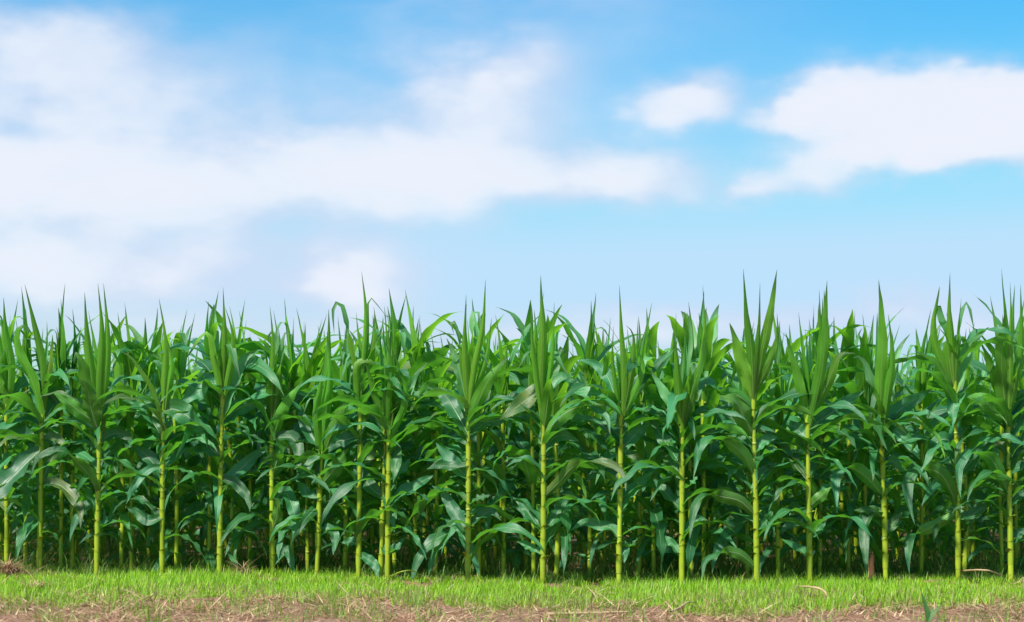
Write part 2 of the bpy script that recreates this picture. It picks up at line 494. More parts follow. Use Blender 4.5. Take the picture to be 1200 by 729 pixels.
# straw litter
n = 110000
x = rng.uniform(-6.5, 6.5, n); y = np.where(rng.random(n) < .8, rng.uniform(8.6, 11.0, n), rng.uniform(5, 12.2, n))
pile = lump(x, y, 5, 11)
keep = rng.random(n) < 0.55 + 0.5 * pile
x, y = x[keep], y[keep]; n = len(x)
z = -0.012 + np.abs(rng.normal(0, .011, n)) + 0.02 * np.clip(lump(x, y, 7, 12), 0, 1)
hue = rng.random((n, 1)) ** 2.6
tint = (1 - hue) * np.array([[0.36, 0.175, 0.095]]) + hue * np.array([[0.88, 0.66, 0.38]])
tint *= rng.uniform(0.75, 1.1, (n, 1))
tag(blades('straw_litter', np.c_[x, y, z], rng.uniform(0, 2 * PI, n), rng.normal(1.5, .16, n), rng.gamma(4, .021, n) + .01,
           rng.uniform(.003, .008, n), tint, M['straw'], curve=0.15, seg=2), 'brown and pale straw litter over the bare strip', 'straw', kind='stuff')

# weeds and dry litter under the corn
n = 42000
x = rng.uniform(-6.5, 6.5, n); y = EY(x) + rng.exponential(1.1, n) - .05
keep = lump(x, y, 6, 21) > -0.3
x, y = x[keep], y[keep]; n = len(x)
hue = rng.random((n, 1))
tint = (1 - hue) * np.array([[0.07, 0.20, 0.03]]) + hue * np.array([[0.20, 0.36, 0.05]])
dead = rng.random(n) < 0.06; tint[dead] = np.array([0.36, 0.25, 0.12])
tag(blades('undergrowth', np.c_[x, y, np.full(n, -0.012)], rng.uniform(0, 2 * PI, n), rng.uniform(0, .7, n), (rng.gamma(3.2, .042, n) + .02) * np.clip(.35 + (y - EY(x)) * .9, .35, 1),
           rng.uniform(.003, .007, n), tint, M['grass'], curve=1.3, seg=4), 'thin weeds growing under the corn', 'weeds', kind='stuff')

# ------------------------------------------------------------------ leaf library for the corn
def lib_leaf(name, th0, th1, p, width, mat, kind='blade', kink=None, twist=0.0, side=0.0, seed=0, fold=(0.55, 0.12), wave=0.1):
    r = np.random.default_rng(seed)
    s = np.linspace(0, 1, SEG)
    th = th0 + (th1 - th0) * s ** p
    if kink:
        th = np.where(s > kink, th1 + 0.2 * (s - kink), th0 + 0.15 * s)
        th = np.convolve(np.r_[th[:1], th, th[-1:]], [.25, .5, .25], 'valid')
    th = np.radians(th) if abs(th0) > 3 else th
    d = np.stack([np.cos(th), np.zeros(SEG), np.sin(th)], 1)
    P = np.vstack([[0, 0, 0], np.cumsum((d[:-1] + d[1:]) / 2 / (SEG - 1), axis=0)])
    P[:, 1] += side * s ** 2 + 0.02 * np.sin(s * 5 + seed)
    Nn = np.stack([-np.sin(th), np.zeros(SEG), np.cos(th)], 1)
    tw = twist * s ** 1.3
    tan = unit(np.gradient(P, axis=0)); S = np.cross(tan, Nn)
    Nn = Nn * np.cos(tw)[:, None] + S * np.sin(tw)[:, None]
    me = ribbon(name, P, Nn, width, mat, kind, fold, wave, seed)
    return ensure_top(me, Nn)

LIB = {'droop': [], 'arch': [], 'erect': [], 'spike': [], 'over': []}
for i in range(16):
    LIB['droop'].append(lib_leaf('leaf_droop', random.uniform(35, 62), random.uniform(-88, -70), random.uniform(.6, 1.0), random.uniform(.10, .145),
                                 M['mature'], wave=.2, twist=random.uniform(-1.5, 1.5), side=random.uniform(-.12, .12), seed=i))
for i in range(24):
    LIB['arch'].append(lib_leaf('leaf_arch', random.uniform(52, 74), random.uniform(-75, -25), random.uniform(.9, 1.7), random.uniform(.105, .15),
                                M['mature'], wave=.19, twist=random.uniform(-1.4, 1.4), side=random.uniform(-.12, .12), seed=50 + i))
for i in range(10):
    LIB['erect'].append(lib_leaf('leaf_erect', random.uniform(70, 82), random.uniform(-30, 45), random.uniform(1.3, 2.4), random.uniform(.135, .175),
                                 M['young'], twist=random.uniform(-.5, .5), side=random.uniform(-.06, .06), seed=90 + i, fold=(.7, .2), wave=.06))
for i in range(10):
    LIB['spike'].append(lib_leaf('leaf_spike', random.uniform(84, 91), random.uniform(80, 90), 1.0, random.uniform(.10, .15),
                                 M['young'], 'spike', twist=random.uniform(-.8, .8), side=random.uniform(-.03, .03), seed=130 + i, fold=(.9, .75), wave=.02))
for i in range(8):
    LIB['over'].append(lib_leaf('leaf_over', random.uniform(78, 86), random.uniform(-80, -55), 1.0, random.uniform(.11, .15),
                                M['young'], kink=random.uniform(.5, .72), twist=random.uniform(-.6, .6), side=random.uniform(-.05, .05), seed=160 + i, fold=(.6, .2), wave=.05))

node_path = [(0, 0, -.009), (0, 0, -.004), (0, 0, 0), (0, 0, .004), (0, 0, .010)]
NODE = tube_mesh('node', node_path, [0.0170, 0.0196, 0.0206, 0.0192, 0.0170], M['node'], 10)

def sheath_mesh(k):
    r = np.random.default_rng(k); sides = 12; th = np.linspace(0, 2 * PI, sides, endpoint=False)
    V = []
    for q, (z, rad) in enumerate(((0.0, .0186), (.35, .0206), (.75, .0204), (.93, .0212), (1.0, .0240))):
        c = np.cos(th)
        rr = rad * (1 + (.75 * np.clip(c, 0, 1) ** 2 if q == 4 else 0)) + r.normal(0, .0002, sides)
        zz = z + (.13 * c + r.normal(0, .02, sides) if q >= 3 else 0)
        V += list(np.stack([rr * np.cos(th), rr * np.sin(th), np.zeros(sides) + zz], 1))
    F = [(i * sides + j, i * sides + (j + 1) % sides, (i + 1) * sides + (j + 1) % sides, (i + 1) * sides + j) for i in range(4) for j in range(sides)]
    return mesh_from('sheath', np.array(V), F, M['sheath'])
SHEATH = [sheath_mesh(k) for k in range(3)]

def stalk_mesh(name, pts, r0, r1, nodes):
    """pts local polyline; gentle swelling at each node height"""
    P, L = catmull(pts, 26)
    zz = P[:, 2]
    rad = r0 + (r1 - r0) * np.linspace(0, 1, 26) ** 1.9
    for z in nodes:
        rad = rad * (1 + 0.07 * np.exp(-((zz - z) / 0.02) ** 2))
    return tube_mesh(name, P, rad, M['stalk'], 10), P
STALKS = []
for i in range(6):
    pts = [(0, 0, -.03), (random.uniform(-.01, .01), random.uniform(-.01, .01), .5), (random.uniform(-.02, .02), random.uniform(-.02, .02), 1.0)]
    STALKS.append(stalk_mesh('stalk', pts, random.uniform(.0125, .0155), .009, [.1, .2, .3, .42, .54, .66, .78, .9])[0])

GROUP = 'corn plants of the field'
def place_leaf(root, kind, z, azim, length, wscale=1.0, x=0, y=0, tilt=0.0):
    me = random.choice(LIB[kind])
    return link('leaf', me, root, (x, y, z), (tilt, 0, azim), (length, length * wscale, length))

def auto_plant(X, Y, tipz, label, group, nodes=False, light=False):
    root = link('corn_plant', None, None, (X, Y, 0)); root.empty_display_size = 0.1
    tag(root, label, 'corn', group)
    hs = max(0.75, tipz - random.uniform(.52, .62))      # top of the bare stalk
    link('stalk', random.choice(STALKS), root, None, (0, 0, random.uniform(0, 6.28)), (1, 1, hs))
    psi = random.uniform(0, 2 * PI)
    z = random.uniform(.08, .17); k = 0
    while z < hs - .02:
        t = z / hs
        a = psi + (k % 2) * PI + random.uniform(-.5, .5)
        kind = 'droop' if t < .5 and random.random() < .65 else 'arch'
        if t > .7 and random.random() < .6:
            kind = random.choice(('erect', 'erect', 'over'))
        L = .5 * random.uniform(.8, 1.05) if kind in ('erect', 'over') else (.46 + .34 * min(1, t * 1.4)) * random.uniform(.85, 1.15)
        if t < .35 and random.random() < .35:
            L *= .7
        place_leaf(root, kind, z, a, L)
        if nodes and random.random() < .12:
            place_leaf(root, random.choice(('droop', 'arch')), z + .03, -PI / 2 + random.uniform(-1.3, 1.3), L * random.uniform(.7, 1.0))
        if nodes:
            link('node', NODE, root, (0, 0, z - .01), None, (.68, .68, .7))
        z += random.uniform(.072, .112); k += 1
    for q in range(1):
        place_leaf(root, random.choice(('droop', 'arch')), random.uniform(.04, .5), random.uniform(0, 6.28), random.uniform(.26, .42), 1.1)
    for q in range(4 if not light else 3):
        a = psi + (k % 2) * PI + random.uniform(-.6, .6); k += 1
        kind = 'over' if random.random() < .45 else 'erect'
        place_leaf(root, kind, hs - .05 + .04 * q, a, random.uniform(.48, .62) * (1 if kind == 'erect' else .85), .95)
    for q in range(2 + (random.random() < .6)):
        top = tipz - (0 if q == 0 else random.uniform(.04, .16))
        zb = hs - .03 + .03 * q
        o = place_leaf(root, 'spike', zb, random.uniform(0, 6.28), top - zb, .8 / max(.3, top - zb) * .72, random.uniform(-.006, .006), random.uniform(-.006, .006),
                       random.uniform(-.06, .06))
    return root

# ------------------------------------------------------------------ the front stalks, each with its own leaves
TILE = {f'{r}{c}': (300 * c, 320 if r == 'A' else 500) for r in 'AB' for c in range(4)}
ORD = ['first', 'second', 'third', 'fourth', 'fifth', 'sixth', 'seventh', 'eighth', 'ninth', 'tenth', 'eleventh', 'twelfth', 'thirteenth',
       'fourteenth', 'fifteenth', 'sixteenth', 'seventeenth', 'eighteenth', 'nineteenth', 'twentieth']
# name: (base px, mid px, top px) ; label ; leaves: tile, age, width (zoom px), faces, points (zoom px)
HEROES = [
 ((8, 668), (9, 560), (10, 446), 'corn plant at the far left edge, its stalk cut close by the frame', '''
A0 y 45 U 40,560 30,420 20,250 2,65
A0 y 60 U 40,580 60,420 50,280 54,125
A0 y 70 U 35,600 0,470 30,380 60,350
A0 m 60 T 40,620 -10,540 -60,560
A0 m 60 T 45,600 90,540 140,480 190,460
B0 m 70 T 40,60 90,30 150,60 170,130
B0 m 60 S 38,400 80,410 150,400'''),
 ((46, 671), (48, 570), (50, 470), 'corn plant with broad leaf sweeping down to left frame edge, second front stalk', '''
A0 y 55 U 205,620 212,430 195,280 148,62
A0 y 60 U 205,620 225,480 250,380 262,290
A0 y 75 U 200,640 170,500 110,350 130,250 180,300
A0 m 75 T 200,700 270,565 225,590 200,690
A0 m 60 T 198,660 150,520 100,450 20,430
B0 m 100 T 195,110 150,150 70,240 -20,330 -120,440
B0 m 60 T 192,270 270,270 330,310 370,350 395,400 400,470
B0 m 42 T 190,430 150,440 110,510 98,610
B0 m 45 T 195,60 250,50 290,70 305,110'''),
 ((113, 674), (115, 580), (117, 478), 'corn plant with rounded folded whorl leaf and low leaf arching left, third front stalk', '''
A0 y 55 U 465,650 478,480 490,250 488,60
A0 y 50 U 475,660 497,470 507,260 512,58
A0 y 55 U 460,660 442,500 432,260 422,97
A0 y 95 U 468,660 430,540 405,420 380,372 358,430
A0 m 40 T 470,690 500,560 475,505 450,500
A0 m 65 U 460,715 380,650 310,590 262,560
A0 m 85 U 465,760 440,640 430,540 395,500
B0 m 50 UT 455,330 440,250 400,190 330,120 260,115 200,150 180,230
B0 m 50 T 460,110 480,60 540,30 600,50 640,100
B0 m 40 S 455,270 485,230 500,190 490,150
B0 m 40 S 450,540 470,470 490,440 480,380'''),
 ((190, 675), (191, 580), (193, 482), 'corn plant with slender upright spike and dark leaf falling right, fourth front stalk', '''
A0 y 48 U 770,660 776,480 782,310 772,128
A0 y 40 U 765,660 735,560 700,490 640,400 575,365
A0 y 50 U 772,660 800,520 815,420 800,300
A0 m 95 T 775,640 830,640 900,680 980,760
A0 m 60 T 770,690 720,620 660,600 570,600
B0 m 65 T 770,300 735,210 690,150 640,110 560,80
B0 m 40 T 775,190 720,195 670,230 630,300 612,360
B0 m 45 S 775,200 840,200 890,215 920,260
B0 m 50 T 760,420 700,440 640,400 580,370
B0 m 70 T 770,80 740,20 700,-30 660,-40'''),
 ((257, 675), (258, 570), (260, 456), 'corn plant whose thin arched leaf crosses left below its spike, fifth front stalk', '''
A0 y 40 U 1045,560 1048,380 1057,72
A0 y 50 U 1042,560 1020,420 1000,290 960,300 868,412
A0 y 100 T 1050,640 1080,520 1130,400 1220,350
A0 y 45 U 1050,560 1075,420 1085,280 1065,165
A0 m 85 T 1040,520 970,520 890,580 850,630
A0 m 45 T 1035,600 985,540 935,450
A0 m 75 T 1045,720 1100,640 1180,610 1250,590
B0 m 75 T 1035,130 990,110 950,40 915,-20
B0 m 50 T 1040,245 1090,260 1130,290 1170,340 1180,400
B0 m 50 S 1040,50 1090,40 1150,35 1220,60
B0 m 60 T 1040,280 1110,210 1180,140 1260,80
B0 m 40 S 1035,350 990,350 950,390'''),
 ((319, 674), (318, 580), (317, 486), 'corn plant topped by a broad flat leaf folded square at its top, sixth front stalk', '''
A1 y 85 UT 70,680 85,560 98,420 105,300 70,275 58,330
A1 y 85 U 75,740 120,640 180,550 230,505
A1 y 45 U 62,680 66,500 72,300 76,160
A1 y 60 UT 75,680 105,480 120,300 155,285 165,360
A1 m 70 T 70,700 20,640 -30,600
B1 m 60 T 75,60 120,50 175,60 207,140 200,230
B1 m 70 U 75,240 100,160 120,90 100,50
B1 m 60 T 80,345 130,310 165,360 190,440 180,530
B1 m 50 U 78,490 100,420 105,350 85,330
B1 m 45 T 85,650 110,600 140,575 170,640 185,710
B1 m 45 S 72,200 30,190 -30,220'''),
 ((371, 675), (374, 600), (377, 532), 'shorter corn plant with leaning stalk and wide leaf rising right, seventh front stalk', '''
A1 y 65 U 305,800 320,640 335,470 343,280
A1 y 85 U 312,800 380,680 440,570 480,545
A1 y 55 T 303,780 292,640 285,540 245,510
A1 y 50 U 300,790 280,660 300,520 330,400
A1 m 60 T 300,820 250,760 200,660 160,620
B1 m 45 T 300,130 260,170 220,200 170,190
B1 m 70 U 308,280 360,210 410,140 440,100
B1 m 40 S 298,400 250,400 210,420
B1 m 50 T 300,330 250,330 210,280 180,250
B1 m 45 T 292,520 340,480 370,520 365,600'''),
 ((420, 677), (421, 580), (422, 470), 'corn plant with tall thin spike and thin leaf bent over beside it, eighth front stalk', '''
A1 y 42 U 488,600 505,380 508,180 503,0
A1 y 28 U 492,560 512,300 522,128 560,150 622,218
A1 y 48 UT 485,560 455,360 420,170 392,140 372,180 372,290
A1 y 55 U 485,580 460,450 490,410 545,430 560,500
A1 y 60 U 495,580 520,420 545,300 560,200
A1 m 34 S 495,560 540,380 580,300 640,270 690,272
A1 m 60 T 480,680 520,600 490,545 450,545
B1 m 40 S 480,340 400,330 330,350
B1 m 45 T 478,600 520,620 560,650 578,712
B1 m 50 T 480,560 440,540 400,545
B1 m 70 T 482,40 430,60 380,70 340,120
B1 m 60 T 484,180 530,130 560,90'''),
 ((446, 677), (449, 590), (452, 500), 'corn plant of a close pair, bright young leaves forming a narrow fan, ninth front stalk', '''
A1 y 60 U 605,720 610,560 615,400 628,250
A1 y 50 U 600,720 560,560 530,440 505,425
A1 y 70 T 612,740 680,620 740,480 800,418
A1 y 50 U 608,720 640,560 660,440 640,360
A1 m 60 T 600,740 570,640 540,600 480,570
B1 m 65 T 590,330 540,290 490,220 435,155
B1 m 50 T 590,320 620,350 640,400 655,490
B1 m 58 T 605,60 640,80 660,130 650,260
B1 m 50 S 600,90 560,60 520,60
B1 m 45 T 585,560 620,590 660,560 700,520'''),
 ((454, 678), (455, 590), (456, 505), 'corn plant of a close pair, its stalk half hidden just right of its neighbour', '''
A1 y 40 U 620,740 640,560 650,420 600,300
A1 y 55 U 622,740 680,640 690,520 660,460
B1 m 60 T 620,380 680,320 740,280 840,220
B1 m 50 T 620,250 680,200 720,150
B1 m 45 S 615,600 660,570 690,520'''),
 ((548, 682), (549, 580), (549, 470), 'corn plant with two wide leaves spread like a V under several spikes, eleventh front stalk', '''
A1 y 85 T 996,640 970,520 940,400 890,300
A1 y 95 U 1000,720 1050,560 1110,460 1190,390
A1 y 45 U 995,620 990,400 988,110
A1 y 45 U 1000,620 1025,420 1055,250 1078,40
A1 y 48 UT 996,580 975,400 945,240 925,232 930,290
A1 y 55 UT 1000,560 1015,320 1010,195 1040,190 1052,290
A1 y 45 U 1003,600 1060,430 1085,300 1105,215
A1 m 85 T 996,760 940,660 880,570 800,530
A1 m 55 T 1002,760 1080,700 1140,690 1210,650
B1 m 65 T 985,240 940,190 880,120 840,75
B1 m 58 T 985,500 940,420 880,320 820,280
B1 m 45 S 995,370 1040,340 1100,320
B1 m 50 T 990,180 940,190 860,180 800,200
B1 m 50 T 1000,470 1040,430 1100,400 1150,440
B1 m 40 T 990,560 950,480 900,470'''),
 ((636, 684), (637, 585), (637, 486), 'corn plant with a paddle-shaped upright leaf right of its tall spike, twelfth front stalk', '''
A2 y 65 U 145,660 150,500 150,280 140,100 133,20
A2 y 95 UT 145,680 165,560 195,440 225,350 255,395
A2 m 85 T 142,640 120,560 60,600 -60,690
A2 y 38 U 142,640 120,500 100,300 92,170
A2 y 32 U 150,640 172,400 196,140
A2 m 48 T 150,700 190,560 225,485 300,520 370,600 430,620
A2 m 65 UT 150,760 200,700 260,650 340,620 400,640 440,690 455,760
B2 m 36 S 148,240 100,165 40,150 -30,190
B2 m 55 UT 150,330 220,260 280,190 350,160 420,165 490,190 520,240 525,300
B2 m 50 T 145,500 100,440 60,380 0,330
B2 m 50 T 150,480 200,430 240,360 290,330
B2 m 45 T 140,600 100,580 60,550 20,540
B2 m 60 T 150,120 190,60 240,40 320,70'''),
 ((725, 684), (727, 580), (729, 472), 'corn plant with one straight spike and pale leaf rising to the right, thirteenth front stalk', '''
A2 y 42 U 510,640 522,450 512,250 497,65
A2 y 58 U 512,640 545,480 555,300 530,250
A2 m 60 T 508,640 480,560 450,480 390,420 310,400
A2 m 68 T 515,700 560,560 640,470 750,355
A2 y 32 U 505,640 485,420 472,250
A2 y 55 U 512,640 570,540 600,440 580,350
B2 m 50 T 510,530 470,480 410,465 340,450 270,490
B2 m 55 T 510,400 550,320 610,260 680,200
B2 m 40 S 515,560 560,560 590,520
B2 m 60 T 505,270 450,220 400,210 350,260
B2 m 60 T 515,120 560,60 610,10 660,-20
B2 m 45 T 500,600 530,560 525,640'''),
 ((799, 684), (799, 590), (799, 500), 'corn plant with a lit leaf falling left from a dense whorl, fourteenth front stalk', '''
A2 y 60 U 790,740 778,520 770,380 742,290
A2 y 80 T 788,740 750,620 700,520 645,450
A2 y 50 UT 795,740 815,480 828,300 815,190 808,230
A2 y 75 U 800,740 830,560 870,420 890,285
A2 y 32 U 790,700 780,480 772,400 758,195
A2 y 40 U 798,700 850,520 880,300 878,70
B2 m 68 T 790,190 740,100 690,20 650,-40
B2 m 58 T 790,400 740,330 690,270 660,240
B2 m 42 T 785,620 760,560 740,540 680,500
B2 m 45 T 795,500 840,460 870,430 920,440
B2 m 50 S 800,300 840,270 870,230'''),
 ((887, 685), (886, 580), (884, 470), 'corn plant with two long spikes opening into a tall fork, fifteenth front stalk', '''
A2 y 105 U 1125,580 1090,440 1050,310 1015,235
A2 y 62 U 1130,580 1125,380 1095,160 1073,-10
A2 y 75 U 1140,580 1170,360 1200,180 1230,-10
A2 y 32 U 1135,560 1140,300 1152,50
A2 y 60 U 1140,580 1190,440 1230,300 1235,250
A2 m 58 UT 1130,640 1070,580 980,560 900,500 868,600
A2 m 40 S 1140,620 1090,540 1060,450 1120,420 1200,440
A2 m 90 U 1135,760 1090,680 1040,600 960,570
B2 m 62 UT 1140,240 1080,130 1000,70 920,60 870,100 835,240
B2 m 60 UT 1140,420 1070,350 990,330 910,320 850,380 822,520
B2 m 50 S 1145,260 1100,200 1040,210 1010,270
B2 m 48 UT 1145,670 1100,620 1050,590 980,590 900,630 885,710
B2 m 50 T 1150,260 1200,200 1250,170
B2 m 50 T 1145,120 1200,60 1260,50
B2 m 45 T 1150,480 1190,450 1230,400'''),
 ((949, 684), (948, 590), (947, 490), 'corn plant with leaf leaning far left and bunched close spikes, sixteenth front stalk', '''
A3 y 72 U 190,700 150,520 110,390 72,280
A3 y 45 T 195,690 192,500 200,330 208,240
A3 y 70 U 200,690 235,450 240,250 255,45
A3 y 38 U 198,690 225,380 222,85
A3 y 85 U 200,700 270,520 320,390 405,378
A3 m 75 T 200,730 330,640 400,590 475,545
A3 m 75 T 200,760 300,670 380,650 430,610
B3 m 62 T 190,260 130,180 80,100 20,30 -20,20
B3 m 50 U 195,380 240,330 290,280
B3 m 45 T 195,440 150,450 100,460 50,500
B3 m 42 T 200,650 180,600 130,560 70,530
B3 m 70 T 195,60 150,20 110,-30
B3 m 45 T 200,520 240,480 280,440'''),
 ((1038, 681), (1037, 600), (1034, 515), 'corn plant with a very broad whorl ending in a wispy curled tip, seventeenth front stalk', '''
A3 y 85 U 536,780 530,520 530,320 515,160 495,40
A3 y 100 UT 538,780 510,620 480,480 440,395 395,400
A3 y 85 T 540,740 590,480 640,340 695,278
A3 y 60 U 534,780 550,560 560,380 545,200
A3 m 80 T 540,800 620,660 700,600 805,538
A3 m 60 T 538,800 590,700 640,680 700,700
B3 m 62 UT 540,330 480,260 420,210 350,195 305,250 302,400
B3 m 45 T 545,190 590,160 640,215
B3 m 48 T 545,400 500,400 460,440 442,520 440,690
B3 m 50 U 548,430 480,390 400,390
B3 m 75 T 538,40 600,20 660,60 700,80
B3 m 50 T 550,500 600,450 640,400'''),
 ((1123, 680), (1121, 570), (1116, 440), 'corn plant with a wide bright leaf folded over at its crown, eighteenth front stalk', '''
A3 y 105 UT 865,490 840,380 815,240 795,150 770,190
A3 y 55 U 862,490 850,320 835,150 820,10
A3 y 48 UT 868,490 870,330 890,180 915,155 945,280
A3 y 95 T 868,500 910,390 960,310 1045,250
A3 y 80 U 862,560 820,480 760,400 670,370
A3 y 52 U 862,500 790,380 765,250 775,70
A3 m 60 T 870,590 905,580 860,610 845,720
B3 m 70 UT 885,380 840,290 790,220 700,195 640,240 625,330 645,450
B3 m 52 UT 885,400 830,440 740,490 680,520 655,600 652,690
B3 m 60 T 888,250 950,170 1010,90 1070,40
B3 m 48 T 892,430 960,410 1010,380 1060,340
B3 m 45 S 890,520 840,440 800,460 770,540
B3 m 60 T 885,120 840,60 780,80 740,150'''),
 ((1185, 680), (1184, 590), (1183, 486), 'corn plant with a dense broad whorl near the right frame edge, nineteenth front stalk', '''
A3 y 115 U 1128,640 1095,450 1090,280 1095,165
A3 y 45 U 1130,640 1120,300 1090,100 1066,-10
A3 y 38 U 1135,640 1130,250 1108,50
A3 y 65 UT 1138,640 1160,420 1150,300 1210,255
A3 y 80 U 1120,640 1060,460 1000,330 980,330
A3 y 45 U 1135,640 1170,400 1160,60
A3 m 75 U 1130,700 1060,650 1000,590 905,575
A3 m 65 T 1130,740 1180,640 1230,600
B3 m 62 UT 1135,320 1040,160 980,130 920,130 870,200 865,330
B3 m 50 T 1140,380 1180,330 1240,300
B3 m 45 S 1138,330 1060,330 1000,370 940,430
B3 m 45 T 1140,560 1190,500 1240,480
B3 m 55 T 1138,140 1100,90 1060,60'''),
]

HERO_X = []
def hero(idx, base, mid, top, label, spec):
    Y = FPX * H / (base[1] - YH)
    X0 = px2x(base[0], Y)
    HERO_X.append(X0)
    root = link('corn_plant', None, None, (X0, Y, 0)); root.empty_display_size = 0.1
    tag(root, label, 'corn', GROUP)
    dy = random.uniform(-.03, .03)
    pts = [(0, 0, -.03)] + [(px2x(p[0], Y) - X0, dy * i, px2z(p[1], Y)) for i, p in enumerate((mid, top), 1)]
    pts.append((pts[-1][0] * 1.05 + (pts[-1][0] - pts[-2][0]) * .4, dy * 2.5, pts[-1][2] + .2))
    zs, z = [], random.uniform(.05, .09)
    while z < pts[-2][2]:
        zs.append(z); z += random.uniform(.05, .10) + .05 * min(1, z)
    sm, SP = stalk_mesh('stalk', pts, .0150 * random.uniform(.88, 1.08), .005, zs)
    stalk = link('stalk', sm, root)
    at = lambda z: np.array([np.interp(z, SP[:, 2], SP[:, k]) for k in (0, 1)])
    sh = random.randint(0, 1)
    for z in zs:
        p = at(z); t = z / 1.2
        s = (0.0158 - .0040 * t ** 1.5) / .0186
        if random.random() < .45: link('node', NODE, stalk, (p[0], p[1], z), (random.uniform(-.2, .2), random.uniform(-.2, .2), 0), (s * .94, s * .94, random.uniform(.6, .95)))
        if random.random() < .75:
            link('sheath', SHEATH[sh % 3], stalk, (p[0], p[1], z), (0, 0, (sh % 2) * PI + random.uniform(-.7, .7)), (s, s, random.uniform(.07, .105)))
        sh += 1
    for q, line in enumerate([l for l in spec.strip().split('\n') if l.strip()]):
        tile, age, wd, face, pp = line.split(' ', 4)
        ox, oy = TILE[tile]
        pix = [tuple(float(v) for v in s.split(',')) for s in pp.split()]
        loc = np.array([(px2x(ox + a / 4, Y) - X0, 0.0, px2z(oy + b / 4, Y)) for a, b in pix])
        if age == 'y':
            loc[0, 2] -= random.uniform(0, .11)
            loc[1:-1, 0] += np.sign(loc[-1, 0] - loc[0, 0]) * random.uniform(.004, .016)
        bz = loc[0, 2]
        c = at(min(bz, pts[-1][2])); loc[0, 0] = c[0]
        P, L = catmull(loc, SEG)
        # lean towards or away from the viewer according to which side shows
        sgn = {'T': np.ones(SEG), 'U': -np.ones(SEG), 'S': np.zeros(SEG) + random.choice((-.4, .4)),
               'UT': np.interp(T, [0, .45, .65, 1], [-1, -1, 1, 1])}[face]
        dz = np.gradient(P[:, 2]); lead = 0.52 if age == 'm' else 0.22
        P[:, 1] = c[1] + np.cumsum(dz * sgn * lead) - (dz * sgn * lead)[0]
        phi = {'T': (18, -12), 'U': (165, 195), 'S': (75, 40), 'UT': (165, 5)}[face]
        jit = random.uniform(-18, 18)
        ph = np.radians(np.interp(T, [0, .35, .7, 1], [phi[0], phi[0], phi[1], phi[1]]) + jit)
        tan = unit(np.gradient(P, axis=0))
        nv = np.array([[0.0, -1.0, 0.25]]); nv = unit(nv - (nv * tan).sum(1, keepdims=True) * tan)
        sv = np.cross(tan, nv)
        flip = np.where(sv[:, 2] < 0, -1.0, 1.0)[:, None]
        Nn = nv * np.cos(ph)[:, None] + sv * flip[SEG // 2] * np.sin(ph)[:, None]
        w = float(wd) / 4 * Y / FPX * 1.0
        slim = age == 'y' and len(pix) <= 5 and pix[-1][1] < pix[0][1] - 330 and wd < '9' and int(wd) < 70 and face == 'U'
        me = ribbon('leaf', P, Nn, w * (.98 if slim else (.70 if age == 'y' else 1.15)), M['young' if age == 'y' else 'mature'], 'spike' if slim else 'blade',
                    (.85, .6) if slim else (.7, .22), .03 if slim else .16, seed=idx * 40 + q)
        ensure_top(me, Nn)
        link('leaf', me, root)
    # inner whorl blades and side blades that fill the crown
    for q in range(3):
        p = at(pts[2][2])
        kind = random.choice(('arch', 'over', 'over'))
        place_leaf(root, kind, pts[2][2] + .01 + .03 * q, random.uniform(-.9, .9) + (q % 2) * PI, random.uniform(.42, .55), .85, p[0], p[1])
    for q in range(2):
        zb = pts[2][2] + .02; p = at(zb); top = 1.72 - random.uniform(.1, .32)
        place_leaf(root, 'spike', zb, random.uniform(0, 6.28), max(.35, top - zb), .8, p[0], p[1], random.uniform(-.07, .07))
    for q in range(7):
        z = .22 + .11 * q + random.uniform(-.04, .04); p = at(z)
        place_leaf(root, random.choice(('arch', 'droop')), z, (q % 2) * PI + random.uniform(-.9, .9), random.uniform(.36, .58), 1, p[0], p[1])
    for q in range(4):
        z = pts[2][2] - random.uniform(.0, .22); p = at(z)
        place_leaf(root, 'arch', z, (q % 2) * PI + random.uniform(-.9, .9), random.uniform(.45, .62), 1, p[0], p[1])
    # blades on the far side of the stalk, towards the next rows
    for q in range(4):
        z = random.uniform(.3, pts[2][2]); p = at(z)
        place_leaf(root, 'arch' if z > .5 else 'droop', z, PI / 2 + random.uniform(-1.0, 1.0), random.uniform(.5, .7), 1, p[0], p[1])
for i, hdef in enumerate(HEROES):
    hero(i, *hdef)

# ------------------------------------------------------------------ rows behind
SPIKES = [(13, 350), (18, 371), (32, 335), (76, 332), (72, 350), (86, 360), (144, 365), (155, 352), (181, 360), (174, 372), (206, 362), (221, 365),
          (240, 352), (247, 340), (281, 350), (295, 363), (332, 363), (344, 349), (359, 360), (369, 371), (377, 366), (437, 360), (443, 368), (461, 338),
          (471, 343), (486, 338), (482, 357), (560, 348), (588, 368), (616, 355), (628, 341), (652, 377), (692, 343), (708, 372), (741, 375), (753, 354),
          (750, 370), (813, 354), (822, 340), (945, 358), (959, 340), (992, 371), (1003, 364), (1014, 368), (1044, 378), (1079, 362), (1093, 336),
          (1118, 350), (1177, 345), (1190, 334)]
ROW1 = [-30, 27, 70, 84, 140, 153, 207, 244, 270, 290, 340, 362, 404, 464, 488, 510, 563, 592, 623, 652, 690, 748, 766, 808, 828, 876, 912, 962, 996, 1015, 1080, 1130, 1172, 1225]
used = {}
def between(x):
    k = sum(1 for h in HERO_X if h < x)
    if k == 0: return 'left of the first front stalk'
    if k >= len(HERO_X): return 'right of the last front stalk'
    return f'between the {ORD[k - 1]} and {ORD[k]} front stalks'
def row_label(r, x, Y):
    # compare along the line of sight: bring x back to the front row's distance
    b = f'{ORD[r]}-row corn plant {between(x * 12 / Y)}'
    k = used.get(b, 0); used[b] = k + 1
    return b + ('' if k == 0 else f', {ORD[k]} there')
HERO_X.sort()
BACK = []
